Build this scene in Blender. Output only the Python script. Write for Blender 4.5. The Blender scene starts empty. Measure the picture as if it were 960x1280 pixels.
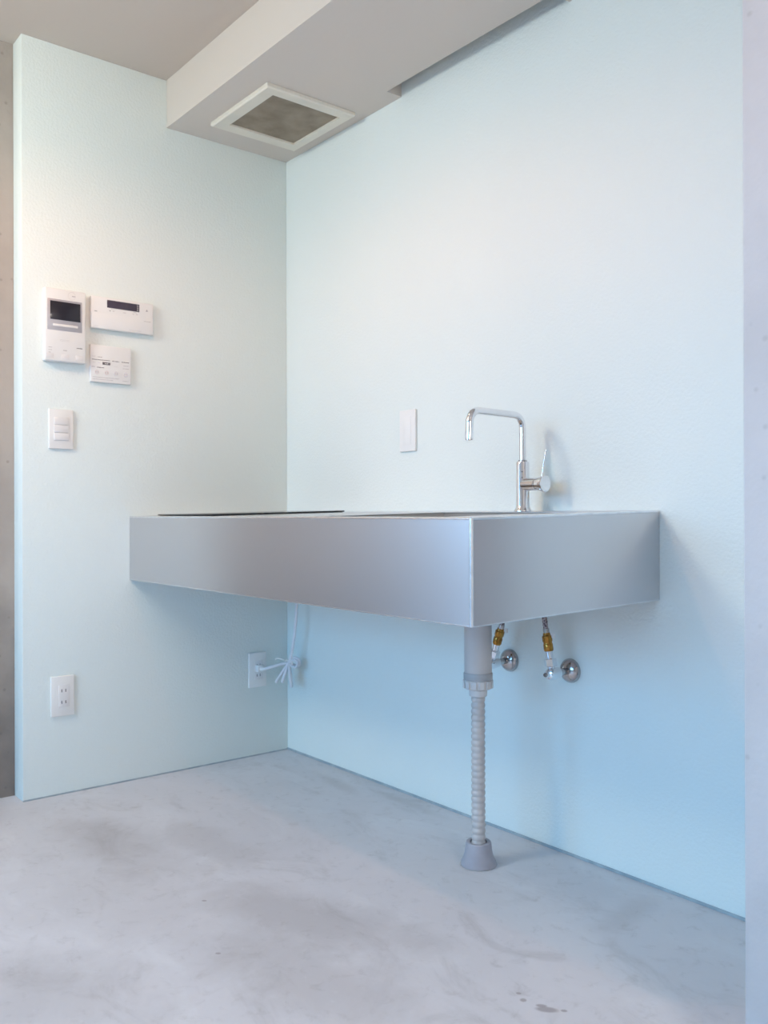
import bpy, bmesh, math, random
from mathutils import Vector, Matrix

random.seed(4)
SC = bpy.context.scene
COL = SC.collection
PI = math.pi

# ------------------------------------------------------------------ camera
F_PX = 1112.51
yaw, pitch, roll = 0.8910569, 0.0008078, -0.0028325
fw = Vector((-math.sin(yaw) * math.cos(pitch), math.cos(yaw) * math.cos(pitch), math.sin(pitch)))
rt = Vector((math.cos(yaw), math.sin(yaw), 0))
up = rt.cross(fw)
rt2 = rt * math.cos(roll) + up * math.sin(roll)
up2 = up * math.cos(roll) - rt * math.sin(roll)
cam = bpy.data.cameras.new('camera')
camo = bpy.data.objects.new('camera', cam)
COL.objects.link(camo)
m = Matrix((rt2, up2, -fw)).transposed().to_4x4()
m.translation = Vector((2.73169, -1.75601, 0.856415))
camo.matrix_world = m
cam.sensor_fit = 'VERTICAL'
cam.sensor_height = 24.0
cam.lens = 24.0 * F_PX / 1280.0
cam.clip_start = 0.05
cam.dof.use_dof = True
cam.dof.focus_distance = 2.15
cam.dof.aperture_fstop = 3.8
SC.camera = camo

# ------------------------------------------------------------------ colour management
SC.view_settings.view_transform = 'Standard'
SC.view_settings.look = 'None'
SC.view_settings.gamma = 1
SC.view_settings.use_curve_mapping = False
SC.view_settings.exposure = 0.03
SC.cycles.max_bounces = 10
SC.cycles.diffuse_bounces = 7
SC.cycles.glossy_bounces = 5
SC.cycles.sample_clamp_indirect = 6.0

# ------------------------------------------------------------------ sky, sun, lamp, fill lights
world = bpy.data.worlds.new('sky')
SC.world = world
world.use_nodes = True
wn, wl = world.node_tree.nodes, world.node_tree.links
wn.clear()
wo = wn.new('ShaderNodeOutputWorld')
wb = wn.new('ShaderNodeBackground')
wt = wn.new('ShaderNodeTexCoord')
ws = wn.new('ShaderNodeSeparateXYZ')
wr = wn.new('ShaderNodeValToRGB')
wl.new(wt.outputs['Generated'], ws.inputs[0])
wl.new(ws.outputs['Z'], wr.inputs['Fac'])
wl.new(wr.outputs['Color'], wb.inputs['Color'])
wl.new(wb.outputs[0], wo.inputs['Surface'])
wb.inputs['Strength'].default_value = 10.0
e = wr.color_ramp.elements
e[0].position = 0.0
e[0].color = (0.33, 0.46, 0.69, 1)
e[1].position = 1.0
e[1].color = (0.06, 0.20, 0.46, 1)
k = e.new(0.07); k.color = (0.30, 0.46, 0.71, 1)
k = e.new(0.17); k.color = (0.17, 0.51, 0.89, 1)
k = e.new(0.33); k.color = (0.145, 0.45, 0.81, 1)
k = e.new(0.60); k.color = (0.09, 0.29, 0.62, 1)

sun = bpy.data.lights.new('sun', 'SUN')
sun.energy = 1.0
sun.angle = math.radians(0.6)
sun.color = (1.0, 0.93, 0.82)
suno = bpy.data.objects.new('sun', sun)
COL.objects.link(suno)
suno.rotation_euler = Vector((0.25, -0.72, -0.95)).to_track_quat('-Z', 'Y').to_euler()   # from behind the building on to the terrace

portal = bpy.data.lights.new('window_portal', 'AREA')
portal.shape = 'RECTANGLE'
portal.size, portal.size_y = 2.6, 2.15
portal.cycles.is_portal = True
porto = bpy.data.objects.new('window_portal', portal)
COL.objects.link(porto)
porto.location = (1.3, -4.55, 1.08)
porto.rotation_euler = (PI / 2, 0, 0)      # emits along +y, into the room

portal2 = bpy.data.lights.new('side_window_portal', 'AREA')
portal2.shape = 'RECTANGLE'
portal2.size, portal2.size_y = 1.35, 2.06
portal2.cycles.is_portal = True
port2o = bpy.data.objects.new('side_window_portal', portal2)
COL.objects.link(port2o)
port2o.location = (-0.25, -3.075, 1.03)
port2o.rotation_euler = (PI / 2, 0, -PI / 2)     # emits along +x, into the room

bulb = bpy.data.lights.new('ceiling_lamp', 'SPOT')
bulb.energy = 16.0
bulb.color = (1.0, 0.42, 0.20)
bulb.shadow_soft_size = 0.02
bulb.spot_size = math.radians(165)
bulb.spot_blend = 0.5
bulbo = bpy.data.objects.new('ceiling_lamp', bulb)
COL.objects.link(bulbo)
bulbo.location = (0.95, -1.07, 2.18)

fill_r = bpy.data.lights.new('right_fill', 'POINT')  # added fill light without a fixture, lifts the left wall from the right
fill_r.energy = 46.0
fill_r.color = (1.0, 0.90, 0.82)
fill_r.shadow_soft_size = 0.22
fill_ro = bpy.data.objects.new('right_fill', fill_r)
COL.objects.link(fill_ro)
fill_ro.location = (3.8, -1.2, 1.45)

fill_l = bpy.data.lights.new('left_fill', 'POINT')  # added fill light standing in for bounce from the rest of the room
fill_l.energy = 48.0
fill_l.color = (1.0, 0.97, 0.80)
fill_l.shadow_soft_size = 0.2
fill_lo = bpy.data.objects.new('left_fill', fill_l)
COL.objects.link(fill_lo)
fill_lo.location = (0.6, -2.2, 1.95)

# ------------------------------------------------------------------ materials
def mat(name, color, rough=0.5, metal=0.0, spec=0.5, mottle=None, bump=None, coat=0.0, aniso=None):
    """mottle: (scale, colour2, low, high, detail); bump: (scale, strength, distance)."""
    mt = bpy.data.materials.new(name)
    mt.use_nodes = True
    nt = mt.node_tree
    b = nt.nodes['Principled BSDF']
    b.inputs['Base Color'].default_value = (*color, 1)
    b.inputs['Roughness'].default_value = rough
    b.inputs['Metallic'].default_value = metal
    b.inputs['Specular IOR Level'].default_value = spec
    b.inputs['Coat Weight'].default_value = coat
    tc = nt.nodes.new('ShaderNodeTexCoord')
    if mottle:
        sc, c2, lo, hi, det = mottle
        n = nt.nodes.new('ShaderNodeTexNoise')
        n.inputs['Scale'].default_value = sc
        n.inputs['Detail'].default_value = det
        r = nt.nodes.new('ShaderNodeValToRGB')
        r.color_ramp.elements[0].position = lo
        r.color_ramp.elements[0].color = (*color, 1)
        r.color_ramp.elements[1].position = hi
        r.color_ramp.elements[1].color = (*c2, 1)
        nt.links.new(tc.outputs['Object'], n.inputs['Vector'])
        nt.links.new(n.outputs['Fac'], r.inputs['Fac'])
        nt.links.new(r.outputs['Color'], b.inputs['Base Color'])
    if bump:
        sc, st, di = bump
        n = nt.nodes.new('ShaderNodeTexNoise')
        n.inputs['Scale'].default_value = sc
        n.inputs['Detail'].default_value = 3
        bp = nt.nodes.new('ShaderNodeBump')
        bp.inputs['Strength'].default_value = st
        bp.inputs['Distance'].default_value = di
        nt.links.new(tc.outputs['Object'], n.inputs['Vector'])
        nt.links.new(n.outputs['Fac'], bp.inputs['Height'])
        nt.links.new(bp.outputs['Normal'], b.inputs['Normal'])
    return mt

def mint_paint():
    return mat('mint_wall_paint', (0.74, 0.795, 0.77), 0.55, spec=0.3,
               mottle=(1.3, (0.76, 0.81, 0.785), 0.35, 0.7, 3), bump=(130, 0.35, 0.004))

def concrete_floor():
    mt = bpy.data.materials.new('bare_concrete_floor')
    mt.use_nodes = True
    nt = mt.node_tree
    N, L = nt.nodes, nt.links
    b = N['Principled BSDF']
    tc = N.new('ShaderNodeTexCoord')
    def noise(scale, detail, dist=0.0, rough=0.55, off=(0, 0, 0), stretch=(1, 1, 1), rz=0):
        mp = N.new('ShaderNodeMapping')
        mp.inputs['Location'].default_value = off
        mp.inputs['Scale'].default_value = stretch
        mp.inputs['Rotation'].default_value = (0, 0, rz)
        n = N.new('ShaderNodeTexNoise')
        n.inputs['Scale'].default_value = scale
        n.inputs['Detail'].default_value = detail
        n.inputs['Distortion'].default_value = dist
        n.inputs['Roughness'].default_value = rough
        L.new(tc.outputs['Object'], mp.inputs['Vector'])
        L.new(mp.outputs['Vector'], n.inputs['Vector'])
        return n.outputs['Fac']
    def ramp(f, lo, hi):
        r = N.new('ShaderNodeMapRange')
        r.interpolation_type = 'SMOOTHSTEP'
        r.inputs['From Min'].default_value = lo
        r.inputs['From Max'].default_value = hi
        L.new(f, r.inputs['Value'])
        return r.outputs[0]
    def mul(f, v):
        q = N.new('ShaderNodeMath'); q.operation = 'MULTIPLY'
        L.new(f, q.inputs[0])
        if isinstance(v, float): q.inputs[1].default_value = v
        else: L.new(v, q.inputs[1])
        return q.outputs[0]
    def mix(c, col, fac):
        q = N.new('ShaderNodeMix'); q.data_type = 'RGBA'
        L.new(fac, q.inputs['Factor'])
        if isinstance(c, tuple): q.inputs['A'].default_value = (*c, 1)
        else: L.new(c, q.inputs['A'])
        q.inputs['B'].default_value = (*col, 1)
        return q.outputs['Result']
    c = mix((0.565, 0.56, 0.59), (0.615, 0.605, 0.635), ramp(noise(1.6, 6, 0.6), 0.35, 0.68))
    c = mix(c, (0.70, 0.71, 0.74), mul(ramp(noise(2.6, 8, 1.2, 0.6, (7, 2, 0), (1, 2.2, 1), 0.5), 0.50, 0.78), 0.45))   # trowel bloom
    c = mix(c, (0.36, 0.345, 0.35), mul(ramp(noise(4.0, 7, 0.8, 0.66, (1, 9, 0), (1, 1.6, 1), 0.3), 0.52, 0.76), 0.5))
    # broad worn patches mid-floor, then narrow darker streaks close to the back wall
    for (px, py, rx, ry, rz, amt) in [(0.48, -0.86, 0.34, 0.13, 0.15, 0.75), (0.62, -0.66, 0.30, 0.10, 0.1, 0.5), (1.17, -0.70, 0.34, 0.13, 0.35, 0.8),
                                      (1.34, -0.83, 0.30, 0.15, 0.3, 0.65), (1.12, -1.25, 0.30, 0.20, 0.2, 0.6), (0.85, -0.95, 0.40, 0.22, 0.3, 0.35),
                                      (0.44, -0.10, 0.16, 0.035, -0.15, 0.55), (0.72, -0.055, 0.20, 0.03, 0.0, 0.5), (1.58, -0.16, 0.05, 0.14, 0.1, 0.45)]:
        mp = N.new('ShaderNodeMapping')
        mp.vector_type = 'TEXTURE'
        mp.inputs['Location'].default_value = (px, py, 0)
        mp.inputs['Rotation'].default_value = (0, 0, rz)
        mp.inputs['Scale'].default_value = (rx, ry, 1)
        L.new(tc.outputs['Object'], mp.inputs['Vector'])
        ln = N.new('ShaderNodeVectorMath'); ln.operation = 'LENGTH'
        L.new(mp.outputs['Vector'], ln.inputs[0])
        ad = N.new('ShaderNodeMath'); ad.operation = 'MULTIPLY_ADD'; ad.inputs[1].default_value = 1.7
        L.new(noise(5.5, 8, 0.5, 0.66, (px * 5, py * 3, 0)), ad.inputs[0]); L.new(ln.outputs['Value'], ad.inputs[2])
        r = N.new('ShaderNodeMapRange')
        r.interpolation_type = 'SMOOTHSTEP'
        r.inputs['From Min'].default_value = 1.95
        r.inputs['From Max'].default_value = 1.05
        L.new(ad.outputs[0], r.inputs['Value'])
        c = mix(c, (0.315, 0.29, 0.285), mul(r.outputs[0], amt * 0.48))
    c = mix(c, (0.30, 0.28, 0.28), mul(ramp(noise(26, 7, 0.5, 0.68), 0.52, 0.80), 0.42))
    c = mix(c, (0.72, 0.72, 0.75), mul(ramp(noise(60, 4, 0.2, 0.6, (4, 4, 0)), 0.60, 0.80), 0.25))
    # a few dark drips near the front
    for (px, py, rx, ry) in [(1.714, -0.576, 0.020, 0.009), (1.700, -0.574, 0.010, 0.005), (1.668, -0.585, 0.006, 0.006),
                             (1.648, -0.575, 0.005, 0.004), (1.735, -0.556, 0.006, 0.004), (1.18, -0.92, 0.006, 0.004), (0.95, -0.83, 0.006, 0.004)]:
        mp = N.new('ShaderNodeMapping')
        mp.vector_type = 'TEXTURE'
        mp.inputs['Location'].default_value = (px, py, 0)
        mp.inputs['Rotation'].default_value = (0, 0, 0.7)
        mp.inputs['Scale'].default_value = (rx, ry, 1)
        L.new(tc.outputs['Object'], mp.inputs['Vector'])
        ln = N.new('ShaderNodeVectorMath'); ln.operation = 'LENGTH'
        L.new(mp.outputs['Vector'], ln.inputs[0])
        r = N.new('ShaderNodeMapRange')
        r.inputs['From Min'].default_value = 1.15
        r.inputs['From Max'].default_value = 0.7
        L.new(ln.outputs['Value'], r.inputs['Value'])
        c = mix(c, (0.27, 0.235, 0.245), mul(r.outputs[0], 0.7))
    L.new(c, b.inputs['Base Color'])
    b.inputs['Roughness'].default_value = 0.5
    b.inputs['Specular IOR Level'].default_value = 0.35
    bp = N.new('ShaderNodeBump')
    bp.inputs['Strength'].default_value = 0.15
    bp.inputs['Distance'].default_value = 0.01
    L.new(noise(9, 8, 0.3), bp.inputs['Height'])
    L.new(bp.outputs['Normal'], b.inputs['Normal'])
    return mt

def cast_concrete(name, c1, c2, c3, lo=0.45, hi=0.7, low_dirt=0.0):
    mt = bpy.data.materials.new(name)
    mt.use_nodes = True
    nt = mt.node_tree
    N, L = nt.nodes, nt.links
    b = N['Principled BSDF']
    tc = N.new('ShaderNodeTexCoord')
    n = N.new('ShaderNodeTexNoise'); n.inputs['Scale'].default_value = 4; n.inputs['Detail'].default_value = 8
    r = N.new('ShaderNodeValToRGB')
    r.color_ramp.elements[0].position = lo; r.color_ramp.elements[0].color = (*c1, 1)
    r.color_ramp.elements[1].position = hi; r.color_ramp.elements[1].color = (*c2, 1)
    L.new(tc.outputs['Object'], n.inputs['Vector']); L.new(n.outputs['Fac'], r.inputs['Fac'])
    v = N.new('ShaderNodeTexVoronoi'); v.inputs['Scale'].default_value = 22
    L.new(tc.outputs['Object'], v.inputs['Vector'])
    mr = N.new('ShaderNodeMapRange')
    mr.inputs['From Min'].default_value = 0.13; mr.inputs['From Max'].default_value = 0.06
    L.new(v.outputs['Distance'], mr.inputs['Value'])
    mx = N.new('ShaderNodeMix'); mx.data_type = 'RGBA'
    mx.inputs['B'].default_value = (*c3, 1)
    ml = N.new('ShaderNodeMath'); ml.operation = 'MULTIPLY'; ml.inputs[1].default_value = 0.45
    L.new(mr.outputs[0], ml.inputs[0])
    L.new(ml.outputs[0], mx.inputs['Factor']); L.new(r.outputs['Color'], mx.inputs['A'])
    out = mx.outputs['Result']
    if low_dirt:
        # damp staining that climbs the foot of the wall with a ragged edge
        sp = N.new('ShaderNodeSeparateXYZ'); L.new(tc.outputs['Object'], sp.inputs[0])
        n2 = N.new('ShaderNodeTexNoise'); n2.inputs['Scale'].default_value = 7; n2.inputs['Detail'].default_value = 6
        L.new(tc.outputs['Object'], n2.inputs['Vector'])
        ad = N.new('ShaderNodeMath'); ad.operation = 'MULTIPLY_ADD'; ad.inputs[1].default_value = 0.9
        L.new(n2.outputs['Fac'], ad.inputs[0]); L.new(sp.outputs['Z'], ad.inputs[2])
        m2 = N.new('ShaderNodeMapRange')
        m2.inputs['From Min'].default_value = 1.25; m2.inputs['From Max'].default_value = 0.35
        L.new(ad.outputs[0], m2.inputs['Value'])
        m3 = N.new('ShaderNodeMath'); m3.operation = 'MULTIPLY'; m3.inputs[1].default_value = low_dirt
        L.new(m2.outputs[0], m3.inputs[0])
        mx2 = N.new('ShaderNodeMix'); mx2.data_type = 'RGBA'
        mx2.inputs['B'].default_value = (0.10, 0.085, 0.08, 1)
        L.new(m3.outputs[0], mx2.inputs['Factor']); L.new(out, mx2.inputs['A'])
        out = mx2.outputs['Result']
    L.new(out, b.inputs['Base Color'])
    b.inputs['Roughness'].default_value = 0.75
    bp = N.new('ShaderNodeBump'); bp.inputs['Strength'].default_value = 0.3; bp.inputs['Distance'].default_value = 0.004
    n3 = N.new('ShaderNodeTexNoise'); n3.inputs['Scale'].default_value = 60; n3.inputs['Detail'].default_value = 6
    L.new(tc.outputs['Object'], n3.inputs['Vector'])
    L.new(n3.outputs['Fac'], bp.inputs['Height']); L.new(bp.outputs['Normal'], b.inputs['Normal'])
    return mt

def brushed_steel(name, stretch, rough=0.30, color=(0.66, 0.65, 0.665)):
    """Hairline steel: long noise streaks along one axis modulate roughness and tilt the normal slightly."""
    mt = bpy.data.materials.new(name)
    mt.use_nodes = True
    nt = mt.node_tree
    N, L = nt.nodes, nt.links
    b = N['Principled BSDF']
    b.inputs['Base Color'].default_value = (*color, 1)
    b.inputs['Metallic'].default_value = 1.0
    tc = N.new('ShaderNodeTexCoord')
    mp = N.new('ShaderNodeMapping'); mp.inputs['Scale'].default_value = stretch
    n = N.new('ShaderNodeTexNoise'); n.inputs['Scale'].default_value = 1.0; n.inputs['Detail'].default_value = 3
    L.new(tc.outputs['Object'], mp.inputs['Vector']); L.new(mp.outputs['Vector'], n.inputs['Vector'])
    mr = N.new('ShaderNodeMapRange')
    mr.inputs['To Min'].default_value = rough - 0.01; mr.inputs['To Max'].default_value = rough + 0.015
    L.new(n.outputs['Fac'], mr.inputs['Value']); L.new(mr.outputs[0], b.inputs['Roughness'])
    bp = N.new('ShaderNodeBump'); bp.inputs['Strength'].default_value = 0.01; bp.inputs['Distance'].default_value = 0.0001
    L.new(n.outputs['Fac'], bp.inputs['Height']); L.new(bp.outputs['Normal'], b.inputs['Normal'])
    return mt

M = {}
M['mint'] = mint_paint()
M['floor'] = concrete_floor()
M['concrete'] = cast_concrete('cast_concrete', (0.42, 0.37, 0.33), (0.34, 0.30, 0.27), (0.20, 0.17, 0.15), low_dirt=0.9)
M['pier'] = cast_concrete('pale_cast_concrete', (0.54, 0.53, 0.54), (0.47, 0.46, 0.47), (0.36, 0.35, 0.35))
M['ceiling'] = mat('off_white_ceiling_paint', (0.59, 0.52, 0.455), 0.7, spec=0.2, bump=(60, 0.1, 0.003))
M['beam'] = mat('off_white_beam_paint', (0.65, 0.59, 0.53), 0.65, spec=0.2, bump=(60, 0.1, 0.003))
M['plain_wall'] = mat('plain_plaster', (0.6, 0.58, 0.55), 0.8)
M['ground'] = mat('terrace_concrete', (0.50, 0.44, 0.36), 0.9, mottle=(0.7, (0.40, 0.37, 0.32), 0.3, 0.7, 5))
M['base_strip'] = mat('grey_base_strip', (0.30, 0.36, 0.40), 0.9, mottle=(20, (0.40, 0.46, 0.49), 0.4, 0.6, 3))
M['steel_x'] = brushed_steel('hairline_steel', (6, 400, 400))
M['steel_y'] = brushed_steel('hairline_steel_end', (400, 6, 400), 0.26)
M['steel_top'] = brushed_steel('hairline_steel_top', (6, 400, 400), 0.34)
M['steel_bowl'] = brushed_steel('satin_steel_bowl', (40, 40, 200), 0.35, (0.58, 0.55, 0.52))
M['steel_edge'] = mat('polished_steel_edge', (0.88, 0.88, 0.90), 0.22, 1.0, mottle=(60, (0.80, 0.80, 0.83), 0.4, 0.6, 2))
M['chrome'] = mat('chrome', (0.86, 0.86, 0.88), 0.05, 1.0, mottle=(30, (0.82, 0.82, 0.84), 0.4, 0.6, 2))
M['dull_chrome'] = mat('nickel_chrome', (0.56, 0.53, 0.52), 0.14, 1.0, mottle=(40, (0.46, 0.43, 0.42), 0.4, 0.6, 3))
M['brass'] = mat('brass', (0.50, 0.26, 0.06), 0.22, 1.0, mottle=(60, (0.26, 0.12, 0.03), 0.4, 0.7, 3))
M['braid'] = mat('braided_hose', (0.42, 0.34, 0.33), 0.35, 0.7, mottle=(180, (0.13, 0.09, 0.10), 0.45, 0.55, 2))
M['pvc'] = mat('grey_pvc', (0.50, 0.47, 0.46), 0.42, mottle=(12, (0.46, 0.43, 0.42), 0.4, 0.7, 3))
M['pvc_light'] = mat('light_grey_pvc', (0.58, 0.56, 0.55), 0.42, mottle=(14, (0.54, 0.52, 0.51), 0.4, 0.7, 3))
M['pvc_dark'] = mat('dark_grey_pvc', (0.36, 0.36, 0.37), 0.45, mottle=(14, (0.32, 0.32, 0.33), 0.4, 0.7, 3))
M['rubber'] = mat('grey_rubber', (0.36, 0.35, 0.39), 0.55, mottle=(18, (0.31, 0.30, 0.34), 0.4, 0.7, 3))
M['white'] = mat('white_plastic', (0.82, 0.81, 0.79), 0.38, mottle=(8, (0.80, 0.79, 0.77), 0.4, 0.7, 2))
M['white2'] = mat('white_plastic_inset', (0.78, 0.76, 0.75), 0.4, mottle=(8, (0.76, 0.74, 0.73), 0.4, 0.7, 2))
M['cable'] = mat('white_cable_sheath', (0.80, 0.78, 0.80), 0.45, mottle=(20, (0.76, 0.74, 0.76), 0.4, 0.7, 2))
M['silver'] = mat('silver_plastic', (0.46, 0.45, 0.48), 0.4, 0.3, mottle=(30, (0.43, 0.42, 0.45), 0.4, 0.7, 2))
M['screen'] = mat('dark_screen', (0.018, 0.015, 0.022), 0.12, mottle=(6, (0.024, 0.02, 0.03), 0.4, 0.7, 2))
M['lcd'] = mat('purple_grey_display', (0.055, 0.04, 0.06), 0.18, mottle=(30, (0.075, 0.055, 0.08), 0.4, 0.7, 2))
M['print'] = mat('dark_print', (0.13, 0.12, 0.13), 0.6, mottle=(90, (0.2, 0.19, 0.2), 0.4, 0.6, 2))
M['print_mid'] = mat('grey_print', (0.42, 0.40, 0.40), 0.6, mottle=(90, (0.5, 0.48, 0.48), 0.4, 0.6, 2))
M['print_faint'] = mat('faint_print', (0.62, 0.60, 0.59), 0.6, mottle=(90, (0.68, 0.66, 0.65), 0.4, 0.6, 2))
M['pink'] = mat('pale_pink_print', (0.74, 0.58, 0.56), 0.5, mottle=(60, (0.78, 0.66, 0.64), 0.4, 0.6, 2))
M['lilac'] = mat('pale_lilac_print', (0.66, 0.63, 0.72), 0.5, mottle=(60, (0.72, 0.70, 0.77), 0.4, 0.6, 2))
M['slot'] = mat('socket_slot', (0.10, 0.09, 0.10), 0.8, mottle=(90, (0.14, 0.13, 0.14), 0.4, 0.6, 2))
M['glass'] = mat('black_ceramic_glass', (0.012, 0.014, 0.016), 0.09, mottle=(10, (0.015, 0.017, 0.02), 0.4, 0.6, 2))
M['vent_frame'] = mat('ivory_vent_plastic', (0.76, 0.71, 0.61), 0.4, mottle=(9, (0.69, 0.65, 0.57), 0.4, 0.7, 2))
M['filter'] = mat('dusty_grease_filter', (0.33, 0.275, 0.21), 0.65, 0.2, mottle=(13, (0.23, 0.185, 0.135), 0.38, 0.66, 6), bump=(240, 0.5, 0.002))

# ------------------------------------------------------------------ object helpers
def link(name, bm, material, root=None, smooth=False, kind=None):
    me = bpy.data.meshes.new(name)
    if root is not None:
        off = root_world(root)
        bmesh.ops.translate(bm, verts=bm.verts, vec=-off)
    bmesh.ops.recalc_face_normals(bm, faces=bm.faces)
    bm.to_mesh(me)
    bm.free()
    me.materials.append(material)
    if smooth:
        for p in me.polygons: p.use_smooth = True
        try: me.set_sharp_from_angle(angle=math.radians(38))
        except Exception: pass
    o = bpy.data.objects.new(name, me)
    COL.objects.link(o)
    if root is not None: o.parent = root
    if kind: o['kind'] = kind
    return o

def root_world(o):
    v = Vector((0, 0, 0))
    while o is not None:
        v += Vector(o.location)
        o = o.parent
    return v

def thing(name, label, cat, loc, group=None):
    o = bpy.data.objects.new(name, None)
    o.empty_display_size = 0.05
    COL.objects.link(o)
    o.location = loc
    o['label'] = label
    o['category'] = cat
    if group: o['group'] = group
    return o

def add_box(bm, x0, x1, y0, y1, z0, z1, bev=0.0, seg=2):
    r = bmesh.ops.create_cube(bm, size=1.0)
    vs = r['verts']
    for v in vs:
        v.co = Vector((x0 + (v.co.x + .5) * (x1 - x0), y0 + (v.co.y + .5) * (y1 - y0), z0 + (v.co.z + .5) * (z1 - z0)))
    if bev:
        es = list({ed for v in vs for ed in v.link_edges})
        bmesh.ops.bevel(bm, geom=es, offset=bev, segments=seg, affect='EDGES', profile=0.5)

def box(name, x0, x1, y0, y1, z0, z1, material, root=None, bev=0.0, kind=None, seg=2):
    bm = bmesh.new()
    add_box(bm, x0, x1, y0, y1, z0, z1, bev, seg)
    return link(name, bm, material, root, smooth=bev > 0, kind=kind)

def frame_of(d):
    d = d.normalized()
    a = Vector((0, 0, 1)) if abs(d.z) < 0.9 else Vector((1, 0, 0))
    u = d.cross(a).normalized()
    return u, d.cross(u).normalized()

def add_lathe(bm, base, axis, prof, n=32, caps=True, phase=0.0):
    """prof: list of (distance along axis, radius)."""
    base, axis = Vector(base), Vector(axis).normalized()
    u, w = frame_of(axis)
    rings = []
    for (h, r) in prof:
        rings.append([bm.verts.new(base + axis * h + (u * math.cos(phase + 2 * PI * k / n) + w * math.sin(phase + 2 * PI * k / n)) * r) for k in range(n)])
    for a, b in zip(rings, rings[1:]):
        for k in range(n):
            bm.faces.new((a[k], a[(k + 1) % n], b[(k + 1) % n], b[k]))
    if caps:
        bm.faces.new(rings[0]); bm.faces.new(rings[-1])

def lathe(name, base, axis, prof, material, root, n=32, caps=True, phase=0.0, smooth=True):
    bm = bmesh.new()
    add_lathe(bm, base, axis, prof, n, caps, phase)
    return link(name, bm, material, root, smooth=smooth)

def add_tube(bm, pts, r, n=16, flat=1.0, ref=None):
    """Sweep a circle along a polyline with parallel transport."""
    pts = [Vector(p) for p in pts]
    tans = []
    for i in range(len(pts)):
        a = pts[max(i - 1, 0)]; b = pts[min(i + 1, len(pts) - 1)]
        tans.append((b - a).normalized())
    u, w = frame_of(tans[0])
    rings = []
    for i, p in enumerate(pts):
        if i:
            q = tans[i - 1].rotation_difference(tans[i])
            u = q @ u; w = q @ w
        rr = r(i / (len(pts) - 1)) if callable(r) else r
        rings.append([bm.verts.new(p + u * math.cos(2 * PI * k / n) * rr + w * math.sin(2 * PI * k / n) * rr * flat) for k in range(n)])
    for a, b in zip(rings, rings[1:]):
        for k in range(n):
            bm.faces.new((a[k], a[(k + 1) % n], b[(k + 1) % n], b[k]))
    bm.faces.new(rings[0]); bm.faces.new(rings[-1])

def spline(pts, per=8):
    """Catmull-Rom through the points."""
    P = [Vector(p) for p in pts]
    P = [P[0] * 2 - P[1]] + P + [P[-1] * 2 - P[-2]]
    out = []
    for i in range(1, len(P) - 2):
        p0, p1, p2, p3 = P[i - 1:i + 3]
        for k in range(per):
            t = k / per
            out.append(0.5 * ((2 * p1) + (p2 - p0) * t + (2 * p0 - 5 * p1 + 4 * p2 - p3) * t * t + (3 * p1 - p0 - 3 * p2 + p3) * t ** 3))
    out.append(P[-2])
    return out

def arc(c, a, b, r, n=8):
    """Quarter bend at centre c from direction a to direction b."""
    c, a, b = Vector(c), Vector(a), Vector(b)
    return [c + (a * math.cos(PI / 2 * k / n) + b * math.sin(PI / 2 * k / n)) * r for k in range(n + 1)]

def box_with_hole_x(bm, xa, xb, y0, y1, z0, z1, hy0, hy1, hz0, hz1):
    """A plate on the left wall (thickness in x) with a rectangular through hole."""
    add_box(bm, xa, xb, y0, hy0, z0, z1)
    add_box(bm, xa, xb, hy1, y1, z0, z1)
    add_box(bm, xa, xb, hy0, hy1, z0, hz0)
    add_box(bm, xa, xb, hy0, hy1, hz1, z1)

# ------------------------------------------------------------------ room shell
CEIL, SOF = 2.285, 2.128
BEAM_Y = -0.466
COLX = 2.014
ROOM_R, ROOM_F = 4.6, -4.5
box('floor', -0.3, ROOM_R + .2, ROOM_F - .2, 0.2, -0.2, 0.0, M['floor'], kind='structure')
box('ceiling', -0.3, ROOM_R + .2, ROOM_F - .2, 0.2, CEIL, CEIL + 0.25, M['ceiling'], kind='structure')
box('wall_back', -0.08, ROOM_R + .2, 0.0, 0.2, 0.0, CEIL, M['mint'], kind='structure')
box('wall_left', -0.08, 0.0, -0.93, 0.0, 0.0, CEIL, M['mint'], kind='structure', bev=0.002)
bm = bmesh.new()
add_box(bm, -0.3, -0.081, -2.40, 0.2, 0.0, CEIL)
add_box(bm, -0.3, -0.081, ROOM_F, -3.75, 0.0, CEIL)
add_box(bm, -0.3, -0.081, -3.75, -2.40, 2.06, CEIL)
link('wall_far_left', bm, M['concrete'], kind='structure')
box('wall_right', COLX, COLX + 0.5, BEAM_Y, -0.0005, 0.0, CEIL, M['pier'], kind='structure', bev=0.004)
box('wall_far_right', ROOM_R, ROOM_R + .2, ROOM_F, 0.0, 0.0, CEIL, M['plain_wall'], kind='structure')
bm = bmesh.new()
add_box(bm, -0.3, 0.0, ROOM_F - .2, ROOM_F, 0, CEIL)
add_box(bm, 2.6, ROOM_R + .2, ROOM_F - .2, ROOM_F, 0, CEIL)
add_box(bm, 0.0, 2.6, ROOM_F - .2, ROOM_F, 2.16, CEIL)
link('wall_front', bm, M['plain_wall'], kind='structure')
# boxed beam along the back wall, with an open slot next to the wall over the sink
bm = bmesh.new()
add_box(bm, 0.0005, COLX - 0.0005, BEAM_Y, -0.058, SOF, CEIL - 0.0005)
add_box(bm, 0.0005, 0.650, -0.058, -0.0005, SOF, CEIL - 0.0005)
add_box(bm, 1.300, COLX - 0.0005, -0.058, -0.0005, SOF, CEIL - 0.0005)
link('ceiling_beam', bm, M['beam'], kind='structure')
# thin grey strip along the foot of the walls
box('trim_1', 0.0006, COLX - 0.0006, -0.003, -0.0003, 0.0003, 0.007, M['base_strip'], kind='structure')
box('trim_2', 0.0003, 0.003, -0.93, -0.0035, 0.0003, 0.004, M['base_strip'], kind='structure')
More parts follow.
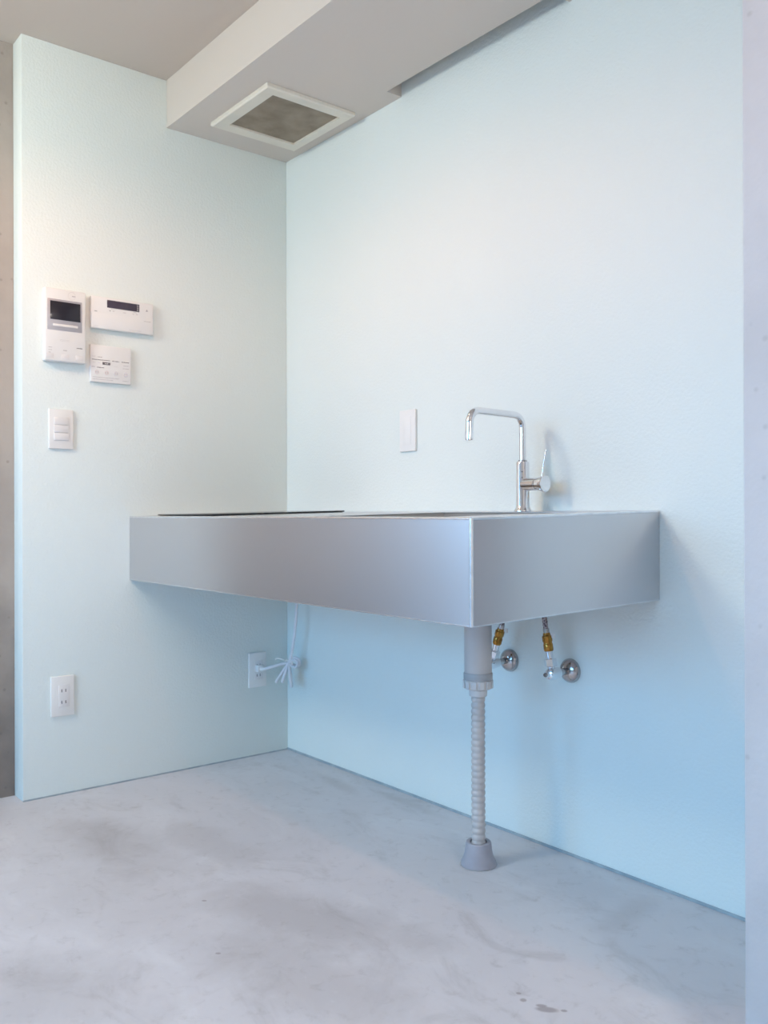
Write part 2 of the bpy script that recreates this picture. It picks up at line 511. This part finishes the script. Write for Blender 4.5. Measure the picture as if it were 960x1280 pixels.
# unseen low walls added outside to cut low sky light and blue reflections
box('sky_blocker', -1.65, 6.0, -6.15, -6.0, -0.12, 0.95, M['ground'], kind='structure')
box('sky_blocker', -1.65, -1.5, -6.0, 1.0, -0.12, 0.95, M['ground'], kind='structure')
# terrace outside the window opening, behind the camera
box('ground', -40, 44, -80, ROOM_F - .2005, -0.35, -0.12, M['ground'], kind='structure')

# ------------------------------------------------------------------ sink counter
TILT = 0.013 / 0.597
CW, CD, CT, CB = 1.554, 0.597, 0.860, 0.657     # width, depth, top and bottom heights at the wall
def tl(y): return y * TILT                       # the cantilevered unit leans a little to the front
SX0, SX1, SY0, SY1 = 0.975, 1.435, -0.548, -0.130   # bowl opening

def shear(bm):
    for v in bm.verts: v.co.z += tl(v.co.y)

counter = thing('sink_counter', 'wall-hung stainless steel sink counter with hairline front and plain square ends',
                'counter', (0.777, -0.3, CB))
def cpart(name, bm, material, smooth=False):
    shear(bm)
    return link(name, bm, material, counter, smooth)
X0, YB = 0.0008, -0.0008
bm = bmesh.new()
t = 0.003
add_box(bm, X0, SX0, -CD + t, YB, CT - t, CT)
add_box(bm, SX1, CW - t, -CD + t, YB, CT - t, CT)
add_box(bm, SX0, SX1, -CD + t, SY0, CT - t, CT)
add_box(bm, SX0, SX1, SY1, YB, CT - t, CT)
cpart('worktop', bm, M['steel_top'])
bm = bmesh.new(); add_box(bm, X0, CW - t, -CD, -CD + t, CB, CT - 0.003); cpart('front_panel', bm, M['steel_x'])
bm = bmesh.new(); add_box(bm, CW - t, CW, -CD + t, YB, CB, CT - 0.003); cpart('end_panel', bm, M['steel_y'])
# folded bright edges
bm = bmesh.new()
add_tube(bm, [(X0, -CD + .0022, CT - .0022), (CW - .003, -CD + .0022, CT - .0022)], 0.0032, 10)
add_tube(bm, [(CW - .0022, -CD + .003, CT - .0022), (CW - .0022, YB - .002, CT - .0022)], 0.0032, 10)
cpart('top_edge', bm, M['steel_edge'], True)
bm = bmesh.new()
add_tube(bm, [(CW - .0022, -CD + .0022, CB), (CW - .0022, -CD + .0022, CT - .001)], 0.0042, 12)
cpart('corner_seam', bm, M['steel_edge'], True)
bm = bmesh.new()
add_tube(bm, [(X0, -CD + .002, CB + .001), (CW - .002, -CD + .002, CB + .001)], 0.0022, 10)
add_tube(bm, [(CW - .002, -CD + .002, CB + .001), (CW - .002, YB - .003, CB + .001)], 0.0022, 10)
cpart('bottom_hem', bm, M['steel_edge'], True)
bm = bmesh.new()
add_box(bm, X0, CW - t, -CD + t, YB, CB + 0.012, CB + 0.015)
cpart('underside', bm, M['steel_top'])
# bowl: four walls, floor
bm = bmesh.new()
d = 0.160
w = 0.0015
add_box(bm, SX0 - w, SX0, SY0, SY1, CT - d, CT - .002)
add_box(bm, SX1, SX1 + w, SY0, SY1, CT - d, CT - .002)
add_box(bm, SX0 - w, SX1 + w, SY1, SY1 + w, CT - d, CT - .002)
add_box(bm, SX0 - w, SX1 + w, SY0 - w, SY0, CT - d, CT - .002)
add_box(bm, SX0, SX1, SY0, SY1, CT - d - w, CT - d)
bowl = cpart('sink_bowl', bm, M['steel_bowl'])
bm = bmesh.new()
add_lathe(bm, (1.19, -0.217, CT - d + .0005), (0, 0, 1), [(0, .055), (.003, .053), (.003, .034), (.001, .030)], 32)
shear(bm)
link('drain_flange', bm, M['chrome'], bowl, True)

# ------------------------------------------------------------------ cooktop
ct = thing('cooktop', 'thin black glass induction cooktop lying on the left end of the steel counter', 'cooktop', (0.28, -0.315, CT + tl(-.315)))
bm = bmesh.new()
add_box(bm, 0.103, 0.462, -0.548, -0.082, CT + .0014, CT + .0058, 0.0012)
shear(bm); link('glass_plate', bm, M['glass'], ct, True)
bm = bmesh.new()
add_box(bm, 0.108, 0.457, -0.543, -0.087, CT + .0003, CT + .0014)
shear(bm); link('seal', bm, M['slot'], ct)
for cy, rr in ((-0.43, 0.095), (-0.21, 0.075)):
    bm = bmesh.new()
    n = 48
    for k in range(n):
        a0, a1 = 2 * PI * k / n, 2 * PI * (k + 1) / n
        q = [bm.verts.new((0.2825 + math.cos(a) * r_, cy + math.sin(a) * r_, CT + .00595)) for a, r_ in ((a0, rr), (a1, rr), (a1, rr - .003), (a0, rr - .003))]
        bm.faces.new(q)
    shear(bm)
    link('zone_ring', bm, M['print_mid'], ct)

# ------------------------------------------------------------------ faucet
FX, FY = 1.205, -0.072
FZ = CT + tl(FY) + 0.0003
fc = thing('kitchen_faucet', 'tall chrome single-lever faucet with squared swan-neck spout behind the sink bowl', 'faucet', (FX, FY, FZ))
lathe('faucet_body', (FX, FY, FZ), (0, 0, 1),
      [(0, .0225), (.0025, .0225), (.004, .0215), (.008, .0185), (.013, .0170), (.122, .0168), (.1245, .0160), (.1255, .011)], M['chrome'], fc, 40)
# spout: up, over the bowl towards the front, and down
zt = 1.100
yt = FY - 0.186
RB = 0.030
pts = [(FX, FY, FZ + .120), (FX, FY, FZ + .16), (FX, FY, zt - RB - .02)]
pts += arc((FX, FY - RB, zt - RB), (0, 1, 0), (0, 0, 1), RB, 10)
pts += [(FX, FY - 0.09, zt + .001)]
pts += [(p.x, p.y, p.z + .002) for p in arc((FX, yt + RB, zt - RB), (0, 0, 1), (0, -1, 0), RB, 10)]
pts += [(FX, yt - .001, zt - .045), (FX, yt - .002, 1.032)]
bm = bmesh.new(); add_tube(bm, pts, lambda q: .0085 + .0013 * q, 24); sp = link('spout', bm, M['chrome'], fc, True)
lathe('aerator', (FX, yt - .002, 1.0325), (0, 0, -1), [(0, .0086), (.003, .0086), (.003, .0060), (.001, .0050)], M['dull_chrome'], sp, 24)
lathe('spout_collar', (FX, FY, FZ + .1245), (0, 0, 1), [(0, .0115), (.004, .0115), (.005, .0098)], M['dull_chrome'], fc, 32)
HZ = 0.9265
lathe('handle_barrel', (FX + .006, FY, HZ), (1, 0, 0), [(0, .0165), (.002, .0165), (.040, .0165), (.041, .0156), (.0425, .0156)], M['chrome'], fc, 36)
cap = lathe('handle_cap', (FX + .0503, FY, HZ), (1, 0, 0), [(0, .0166), (.004, .0172), (.021, .0205), (.0235, .0205), (.0245, .0195)], M['chrome'], fc, 40)
bm = bmesh.new()
add_tube(bm, [(FX + .064, FY, HZ + .016), (FX + .066, FY + .004, HZ + .05), (FX + .069, FY + .010, HZ + .083)], lambda q: .0030 - .0006 * q, 12)
link('lever', bm, M['steel_edge'], fc, True)
# small grey mark on the front of the body
bm = bmesh.new()
fdir = Vector((0.62, -0.78, 0)).normalized(); sdir = Vector((0.78, 0.62, 0))
for (dz, wd, hh) in ((.099, .0045, .0022), (.084, .0022, .0028)):
    c = Vector((FX, FY, FZ + dz)) + fdir * .0169
    q = [bm.verts.new(c + sdir * sx * wd + Vector((0, 0, sz * hh))) for sx, sz in ((-1, 1), (1, 1), (0, -1))]
    g = [bm.verts.new(v.co + fdir * .0004) for v in q]
    bm.faces.new(q); bm.faces.new(g)
    for i in range(3): bm.faces.new((q[i], q[(i + 1) % 3], g[(i + 1) % 3], g[i]))
link('body_mark', bm, M['dull_chrome'], fc)

# ------------------------------------------------------------------ drain pipe
DX, DY = 1.190, -0.217
dp = thing('drain_pipe', 'grey plastic drain pipe with corrugated hose running from the sink down to the floor', 'pipe', (DX, DY, 0))
lathe('drain_sleeve', (DX, DY, 0), (0, 0, 1), [(.466, .0325), (.470, .0335), (.655, .0335), (.662, .033)], M['pvc'], dp, 40)
lathe('sleeve_ring', (DX, DY, 0), (0, 0, 1), [(.451, .0345), (.453, .0352), (.466, .0352), (.468, .034)], M['pvc_dark'], dp, 40)
bm = bmesh.new()
prof = [(.428, .031), (.430, .033), (.449, .0345), (.451, .033)]
add_lathe(bm, (DX, DY, 0), (0, 0, 1), prof, 40)
nut = link('compression_nut', bm, M['pvc_light'], dp, True)
for k in range(12):
    a = 2 * PI * k / 12
    bm = bmesh.new()
    c = Vector((DX + math.cos(a) * .0345, DY + math.sin(a) * .0345, .440))
    add_box(bm, -.0022, .0022, -.006, .006, -.0095, .0095, .001, 1)
    bmesh.ops.rotate(bm, verts=bm.verts, cent=(0, 0, 0), matrix=Matrix.Rotation(a, 3, 'Z'))
    bmesh.ops.translate(bm, verts=bm.verts, vec=c)
    link('grip_rib', bm, M['pvc_light'], nut, True)
lathe('hose_cuff', (DX, DY, 0), (0, 0, 1), [(.409, .0185), (.411, .0215), (.426, .0225), (.430, .0225)], M['pvc_light'], dp, 36)
prof = []
z, pitch_h = 0.030, 0.0152
while z < 0.408:
    for f, r in ((0, .0151), (.12, .0155), (.26, .0168), (.42, .0172), (.58, .0172), (.74, .0168), (.88, .0155)):
        if z + f * pitch_h < 0.412: prof.append((z + f * pitch_h, r))
    z += pitch_h
# the hose is very slightly bowed
bm = bmesh.new(); add_lathe(bm, (DX, DY, 0), (0, 0, 1), prof, 32)
for v in bm.verts:
    v.co.x += -0.0016 * math.sin(PI * (v.co.z - .03) / .38); v.co.y -= -0.0012 * math.sin(PI * (v.co.z - .03) / .38)
link('corrugated_hose', bm, M['pvc'], dp, True)
lathe('floor_boot', (DX, DY, 0.0005), (0, 0, 1),
      [(0, .0425), (.003, .0440), (.008, .0425), (.018, .0375), (.030, .0340), (.042, .0322), (.052, .0312), (.056, .0295), (.056, .0215), (.050, .0190), (.034, .0178)], M['rubber'], dp, 40)
# ragged dark bead around the foot of the boot
bm = bmesh.new()
pts = []
for k in range(49):
    a = 2 * PI * k / 48
    r = .0430 + random.uniform(-.0008, .0012)
    pts.append((DX + math.cos(a) * r, DY + math.sin(a) * r, .0014))
add_tube(bm, pts, 0.0013, 6)
link('foot_bead', bm, M['pvc_dark'], dp, True)

# ------------------------------------------------------------------ stop valves under the counter
def stop_valve(x, top, label):
    v = thing('stop_valve', label, 'valve', (x, 0, 0.462), 'shut-off valves under the counter')
    z0 = 0.462
    lathe('wall_flange', (x, -0.0004, z0), (0, -1, 0), [(0, .0300), (.002, .0305), (.006, .0298), (.011, .0268), (.015, .0215), (.018, .0150), (.019, .0105)], M['dull_chrome'], v, 40)
    lathe('supply_stub', (x, -0.016, z0), (0, -1, 0), [(0, .0085), (.034, .0085)], M['dull_chrome'], v, 24)
    b = lathe('valve_body', (x, -0.048, z0), (0, -1, 0),
              [(0, .0095), (.002, .0140), (.018, .0160), (.030, .0155), (.038, .0120), (.040, .0075), (.046, .0070), (.048, .0058)], M['chrome'], v, 28)
    lathe('spindle_screw', (x, -0.0962, z0), (0, -1, 0), [(0, .0044), (.003, .0044)], M['dull_chrome'], b, 16)
    base = Vector((x, -0.072, z0))
    top = Vector(top)
    ax = (top - base).normalized()
    L = (top - base).length
    lathe('outlet_stem', base, ax, [(.006, .0085), (.020, .0085)], M['chrome'], v, 24)
    lathe('hex_nut', base, ax, [(.018, .0135), (.0195, .0155), (.036, .0155), (.0375, .0135)], M['chrome'], v, 6, smooth=False)
    lathe('outlet_tube', base, ax, [(.035, .0088), (.052, .0088), (.0525, .0098), (.056, .0098)], M['chrome'], v, 24)
    lathe('brass_fitting', base, ax, [(.055, .0100), (.058, .0118), (.072, .0118), (.074, .0108), (.078, .0108), (.080, .0122), (.092, .0122), (.094, .0095), (.100, .0085)], M['brass'], v, 24)
    lathe('hose_ferrule', base, ax, [(.098, .0078), (.110, .0078), (.111, .0064)], M['dull_chrome'], v, 20)
    prof = []
    h = .108
    while h < L:
        prof += [(h, .0058), (h + .0025, .0066), (h + .005, .0066)]
        h += .0078
    lathe('braided_hose', base, ax, prof, M['braid'], v, 18)
    # little white tag clipped to the fitting
    c = base + ax * .094 + Vector((.0150, .006, 0))
    bm = bmesh.new()
    add_box(bm, c.x - .0045, c.x + .0045, c.y - .003, c.y + .003, c.z - .0055, c.z + .0055, .001, 1)
    link('tag', bm, M['white'], v, True)
    return v
stop_valve(1.094, (1.163, -0.070, 0.655), 'chrome stop valve partly hidden behind the grey drain pipe, under the counter')
stop_valve(1.299, (1.270, -0.078, 0.655), 'chrome stop valve with brass fitting fully in view right of the drain pipe')

# ------------------------------------------------------------------ plates and devices on the left wall (facing +x)
EPS = 0.0004
def print_bar(name, root, x, ya, yb, z0, z1, material):
    return box(name, x, x + 0.0003, ya, yb, z0, z1, material, root)

# video intercom
IY0, IY1, IZ0, IZ1, IT = -0.8715, -0.7475, 1.3165, 1.536, 0.027
ic = thing('video_intercom', 'white video intercom with dark screen in a silver surround, leftmost panel on the wall', 'intercom', (0, (IY0 + IY1) / 2, IZ0))
IW, IH = IY1 - IY0, IZ1 - IZ0
iy = lambda f: IY0 + f * IW
iz = lambda f: IZ1 - f * IH
box('housing', EPS, IT, IY0, IY1, IZ0, IZ1, M['white'], ic, 0.004, seg=3)
sv = box('silver_surround', IT - .001, IT + .0010, iy(.06), iy(.905), iz(.575), iz(.150), M['silver'], ic, 0.0006)
box('screen', IT + .0008, IT + .0016, iy(.125), iy(.865), iz(.432), iz(.178), M['screen'], sv, 0.0003)
box('light_bar', IT + .0008, IT + .0022, iy(.19), iy(.80), iz(.520), iz(.488), M['white'], sv, 0.0005)
bm = bmesh.new()
cy, cz = iy(.655), iz(.080)
n = 36
for k in range(n):
    a0, a1 = 2 * PI * k / n, 2 * PI * (k + 1) / n
    q = [(math.cos(a) * r, math.sin(a) * r) for a, r in ((a0, .0118), (a1, .0118), (a1, .0110), (a0, .0110))]
    bm.faces.new([bm.verts.new((IT + .0003, cy + p[0], cz + p[1])) for p in q])
link('ring_mark', bm, M['print_faint'], ic)
print_bar('mark', ic, IT, iy(.66), iy(.74), iz(.088), iz(.076), M['print_mid'])
for fz, ln in ((.815, .085), (.850, .085), (.885, .06)):
    print_bar('mark', ic, IT, iy(.085), iy(.085 + ln), iz(fz + .006), iz(fz), M['print_mid'])
print_bar('mark', ic, IT, iy(.44), iy(.53), iz(.850), iz(.840), M['print_mid'])
print_bar('mark', ic, IT, iy(.77), iy(.91), iz(.800), iz(.790), M['print'])
for fz in (.70, .715): print_bar('mark', ic, IT, iy(.36), iy(.60), iz(fz + .003), iz(fz), M['print_faint'])
for fy in (.12, .48, .84):
    bm = bmesh.new()
    add_box(bm, IT - .001, IT + .0008, iy(fy - .09), iy(fy + .09), iz(.965), iz(.900), .0006)
    link('button', bm, M['white2'], ic, True)

# water heater remote
WY0, WY1, WZ0, WZ1, WT = -0.7275, -0.5215, 1.4335, 1.534, 0.017
wr_ = thing('heater_remote', 'wide white water heater remote with narrow dark display, right of the intercom', 'control panel', (0, (WY0 + WY1) / 2, WZ0))
WW, WH = WY1 - WY0, WZ1 - WZ0
wy = lambda f: WY0 + f * WW
wz = lambda f: WZ1 - f * WH
box('housing', EPS, WT, WY0, WY1, WZ0, WZ1, M['white'], wr_, 0.0025, seg=3)
dsp = box('display', WT - .001, WT + .0008, wy(.25), wy(.765), wz(.315), wz(.075), M['lcd'], wr_, 0.0003)
for kf in range(5):
    z = wz(.105 + kf * .042)
    box('display_icon', WT + .0006, WT + .0011, wy(.725), wy(.750), z - .0016, z, M['print_mid'], dsp)
box('flap', WT - .001, WT + .0012, wy(.012), wy(.985), wz(.985), wz(.52), M['white'], wr_, 0.0008)
print_bar('mark', wr_, WT, wy(.055), wy(.095), wz(.485), wz(.455), M['print_mid'])
for fy, wd in ((.285, .022), (.335, .03), (.50, .05), (.655, .03), (.71, .03)):
    print_bar('mark', wr_, WT, wy(fy), wy(fy + wd), wz(.42), wz(.39), M['print_faint' if wd > .025 else 'print_mid'])
print_bar('mark', wr_, WT, wy(.31), wy(.39), wz(.355), wz(.345), M['print_faint'])
print_bar('mark', wr_, WT, wy(.67), wy(.72), wz(.355), wz(.34), M['print_mid'])
bm = bmesh.new()
cy, cz = wy(.89), wz(.235)
q = [(cy - .004, cz - .003), (cy + .004, cz - .003), (cy, cz + .004)]
a = [bm.verts.new((WT + .0001, p[0], p[1])) for p in q]; b_ = [bm.verts.new((WT + .0005, p[0], p[1])) for p in q]
bm.faces.new(a); bm.faces.new(b_)
for i in range(3): bm.faces.new((a[i], a[(i + 1) % 3], b_[(i + 1) % 3], b_[i]))
link('triangle_mark', bm, M['print_mid'], wr_)
print_bar('mark', wr_, WT + .0012, wy(.84), wy(.955), wz(.595), wz(.585), M['print_mid'])
print_bar('mark', wr_, WT + .0012, wy(.045), wy(.11), wz(.93), wz(.915), M['print_faint'])
print_bar('mark', wr_, WT + .0012, wy(.60), wy(.80), wz(.93), wz(.918), M['print_faint'])

# bath fan controller
BY0, BY1, BZ0, BZ1, BT = -0.7275, -0.5955, 1.267, 1.383, 0.012
bc = thing('fan_controller', 'squarish white control panel printed with small dark text, below the heater remote', 'control panel', (0, (BY0 + BY1) / 2, BZ0))
BW, BH = BY1 - BY0, BZ1 - BZ0
by = lambda f: BY0 + f * BW
bz = lambda f: BZ1 - f * BH
box('housing', EPS, BT, BY0, BY1, BZ0, BZ1, M['white'], bc, 0.0018, seg=3)
def dashes(f0, f1, fz, h, material, n):
    """A line of unreadably small lettering, as separate strokes of print."""
    f = f0
    while f < f1 - .004:
        wd = min(random.uniform(.012, .026), f1 - f)
        print_bar('print_stroke', bc, BT, by(f), by(f + wd), bz(fz + h * random.uniform(.35, .5)), bz(fz - h * random.uniform(.35, .5)), material)
        f += wd + random.uniform(.003, .008)
dashes(.03, .12, .315, .016, M['print_faint'], 0)
dashes(.17, .28, .325, .020, M['print_mid'], 0)
dashes(.04, .47, .400, .022, M['print'], 0)
dashes(.53, .70, .400, .022, M['print'], 0)
dashes(.76, .95, .400, .022, M['print'], 0)
lb = box('black_label', BT - .0005, BT + .0004, by(.29), by(.48), bz(.520), bz(.450), M['print'], bc, 0.0001)
box('label_stroke', BT + .0003, BT + .0006, by(.345), by(.38), bz(.495), bz(.478), M['white'], lb)
box('label_stroke', BT + .0003, BT + .0006, by(.39), by(.425), bz(.497), bz(.476), M['white'], lb)
dashes(.05, .12, .475, .02, M['print_faint'], 0)
dashes(.18, .23, .480, .02, M['lilac'], 0)
dashes(.80, .94, .495, .012, M['print_mid'], 0)
dashes(.79, .94, .575, .012, M['print_mid'], 0)
dashes(.03, .11, .595, .018, M['print_mid'], 0)
dashes(.16, .33, .605, .022, M['print'], 0)
dashes(.56, .68, .545, .012, M['print_faint'], 0)
for fy, mk in ((.15, 'pink'), (.385, 'pink'), (.62, 'lilac'), (.86, 'lilac')):
    bt_ = lathe('button', (BT - .001, by(fy), bz(.735)), (1, 0, 0), [(0, .0072), (.0018, .0072), (.0024, .0066)], M['white2'], bc, 28)
    bm = bmesh.new()
    n = 24
    for k in range(n):
        a0, a1 = 2 * PI * k / n, 2 * PI * (k + 1) / n
        bm.faces.new([bm.verts.new((BT + .0016, by(fy) + math.cos(a) * r, bz(.735) + math.sin(a) * r)) for a, r in ((a0, .0062), (a1, .0062), (a1, .0050), (a0, .0050))])
    link('button_ring', bm, M[mk], bt_)
    for s in (-.022, .022):
        box('button_dot', BT + .0014, BT + .0018, by(fy + s - .008), by(fy + s + .008), bz(.745), bz(.722), M['print_mid'], bt_)
dashes(.05, .70, .870, .012, M['print_mid'], 0)
dashes(.05, .55, .925, .012, M['print_mid'], 0)
dashes(.78, .93, .915, .014, M['print_mid'], 0)

# switch plate with three rockers
PY0, PY1 = -0.8535, -0.7795
sw = thing('light_switch', 'white light switch plate with three stacked rockers below the intercom', 'switch', (0, -0.8165, 1.053))
bm = bmesh.new()
add_box(bm, EPS, .0075, PY0, PY1, 1.053, 1.174, .0022, 3)
link('cover_plate', bm, M['white'], sw, True)
for k in range(3):
    z1 = 1.149 - k * .0235
    box('rocker', .0070, .0105, -0.8385, -0.7945, z1 - .0225, z1, M['white2'], sw, .0010)

# sockets
def socket(name, yc, zc, label, extra_plug=False):
    s = thing(name, label, 'outlet', (0, yc, zc - .061), 'white double wall sockets')
    box('cover_plate', EPS, .0075, yc - .0355, yc + .0355, zc - .061, zc + .061, M['white'], s, .0022, seg=3)
    face = box('socket_face', .0070, .0090, yc - .0125, yc + .0205, zc - .034, zc + .034, M['white2'], s, .0008)
    for dz in (.0165, -.0185):
        for dy in (-.0035, .0085):
            box('slot', .0088, .0093, yc + dy - .0012, yc + dy + .0012, zc + dz - .0045, zc + dz + .0045, M['slot'], face)
    return s
socket('wall_socket', -0.814, 0.301, 'white double socket low on the left wall with nothing plugged in')
socket('wall_socket', -0.129, 0.303, 'white double socket in the corner under the counter with a plug in it')

# ------------------------------------------------------------------ blank plate on the back wall
bp_ = thing('blank_plate', 'blank white cover plate on the back wall above the counter, left of the faucet', 'wall plate', (0.6815, 0, 1.041))
box('cover_plate', 0.6455, 0.7185, -.0085, -EPS, 1.0415, 1.167, M['white'], bp_, .0022, seg=3)
box('blank_insert', 0.6640, 0.7000, -.0096, -.0080, 1.062, 1.147, M['white'], bp_, .0008)

# ------------------------------------------------------------------ white power cable, bundled, plugged in
cb = thing('power_cable', 'white power cable from under the counter bundled and plugged into the corner socket', 'cable', (0.08, -0.10, 0.30))
bm = bmesh.new(); add_box(bm, .0094, .030, -.1405, -.1155, .298, .322, .003, 2)
pg = link('plug', bm, M['white'], cb, True)
bm = bmesh.new(); add_tube(bm, [(.029, -.128, .310), (.040, -.125, .310), (.048, -.121, .311)], lambda q: .0075 - .003 * q, 14)
link('strain_relief', bm, M['white'], pg, True)
K = Vector((0.105, -0.062, 0.333))
R = .0052
bm = bmesh.new()
add_tube(bm, spline([(.046, -.122, .311), (.066, -.108, .319), (.088, -.080, .329), tuple(K)]), R, 12)
add_tube(bm, spline([tuple(K), (.116, -.060, .36), (.136, -.058, .44), (.146, -.056, .54), (.147, -.055, .66)]), R, 12)
link('cord', bm, M['cable'], cb, True)
def loop(pts):
    b2 = bmesh.new(); add_tube(b2, spline(pts, 8), R * 0.95, 12); return link('cable_loop', b2, M['cable'], cb, True)
def strand(dx, dy, dz, wob):
    side = Vector((wob, -wob, 0))
    e_ = K + Vector((dx, dy, dz))
    loop([tuple(K + side * .2), tuple(K * .5 + e_ * .5 + side), tuple(e_ + side * .7), tuple(e_ + Vector((0, 0, -.004))), tuple(e_ - side * .7), tuple(K * .5 + e_ * .5 - side), tuple(K - side * .2)])
strand(-.030, -.030, -.062, .006)
strand(-.008, -.020, -.060, .005)
strand(.010, .004, -.076, .005)
loop([tuple(K), tuple(K + Vector((.012, .012, .018))), tuple(K + Vector((.026, .024, .012))), tuple(K + Vector((.027, .025, -.006))), tuple(K + Vector((.014, .014, -.012))), tuple(K)])
loop([tuple(K), tuple(K + Vector((.016, .008, .012))), tuple(K + Vector((.030, .016, .004))), tuple(K + Vector((.024, .014, -.012))), tuple(K + Vector((.010, .006, -.010))), tuple(K)])
loop([tuple(K + Vector((0, 0, .004))), tuple(K + Vector((.006, .018, .014))), tuple(K + Vector((.016, .030, .004))), tuple(K + Vector((.010, .022, -.010))), tuple(K)])
bm = bmesh.new(); add_tube(bm, spline([tuple(K + Vector((-.012, -.012, .010))), tuple(K + Vector((-.034, -.022, .014))), tuple(K + Vector((-.046, -.026, .010)))]), .0022, 8)
link('twist_tie', bm, M['white'], cb, True)
bm = bmesh.new()
ring = []
for k in range(25):
    a = 2 * PI * k / 24
    ring.append(K + Vector((math.cos(a) * .011, math.cos(a) * .006 - .004 * math.sin(a), math.sin(a) * .011)))
add_tube(bm, ring, .0026, 8)
link('tie_wrap', bm, M['white'], cb, True)

# ------------------------------------------------------------------ extractor vent in the beam's underside
vt = thing('range_vent', 'square ivory extractor vent with dusty brown filter set in the underside of the beam', 'vent', (0.30, -0.21, SOF))
OX0, OX1, OY0, OY1 = 0.128, 0.478, -0.372, -0.048
IX0, IX1, IY0_, IY1_ = 0.172, 0.438, -0.328, -0.080
zb = SOF - 0.014
bm = bmesh.new()
def quad(a, b, c, d_): bm.faces.new([bm.verts.new(p) for p in (a, b, c, d_)])
ou = [(OX0, OY0), (OX1, OY0), (OX1, OY1), (OX0, OY1)]
ob = [(OX0 + .004, OY0 + .004), (OX1 - .004, OY0 + .004), (OX1 - .004, OY1 - .004), (OX0 + .004, OY1 - .004)]
ii = [(IX0, IY0_), (IX1, IY0_), (IX1, IY1_), (IX0, IY1_)]
for i in range(4):
    j = (i + 1) % 4
    quad((*ou[i], SOF - EPS), (*ou[j], SOF - EPS), (*ou[j], zb + .004), (*ou[i], zb + .004))
    quad((*ou[i], zb + .004), (*ou[j], zb + .004), (*ob[j], zb), (*ob[i], zb))
    quad((*ob[i], zb), (*ob[j], zb), (*ii[j], zb + .002), (*ii[i], zb + .002))
    quad((*ii[i], zb + .002), (*ii[j], zb + .002), (*ii[j], SOF - .002), (*ii[i], SOF - .002))
bmesh.ops.remove_doubles(bm, verts=bm.verts, dist=1e-5)
link('vent_frame', bm, M['vent_frame'], vt)
fl = box('grease_filter', IX0 + .0005, IX1 - .0005, IY0_ + .0005, IY1_ - .0005, SOF - .0060, SOF - .0015, M['filter'], vt)
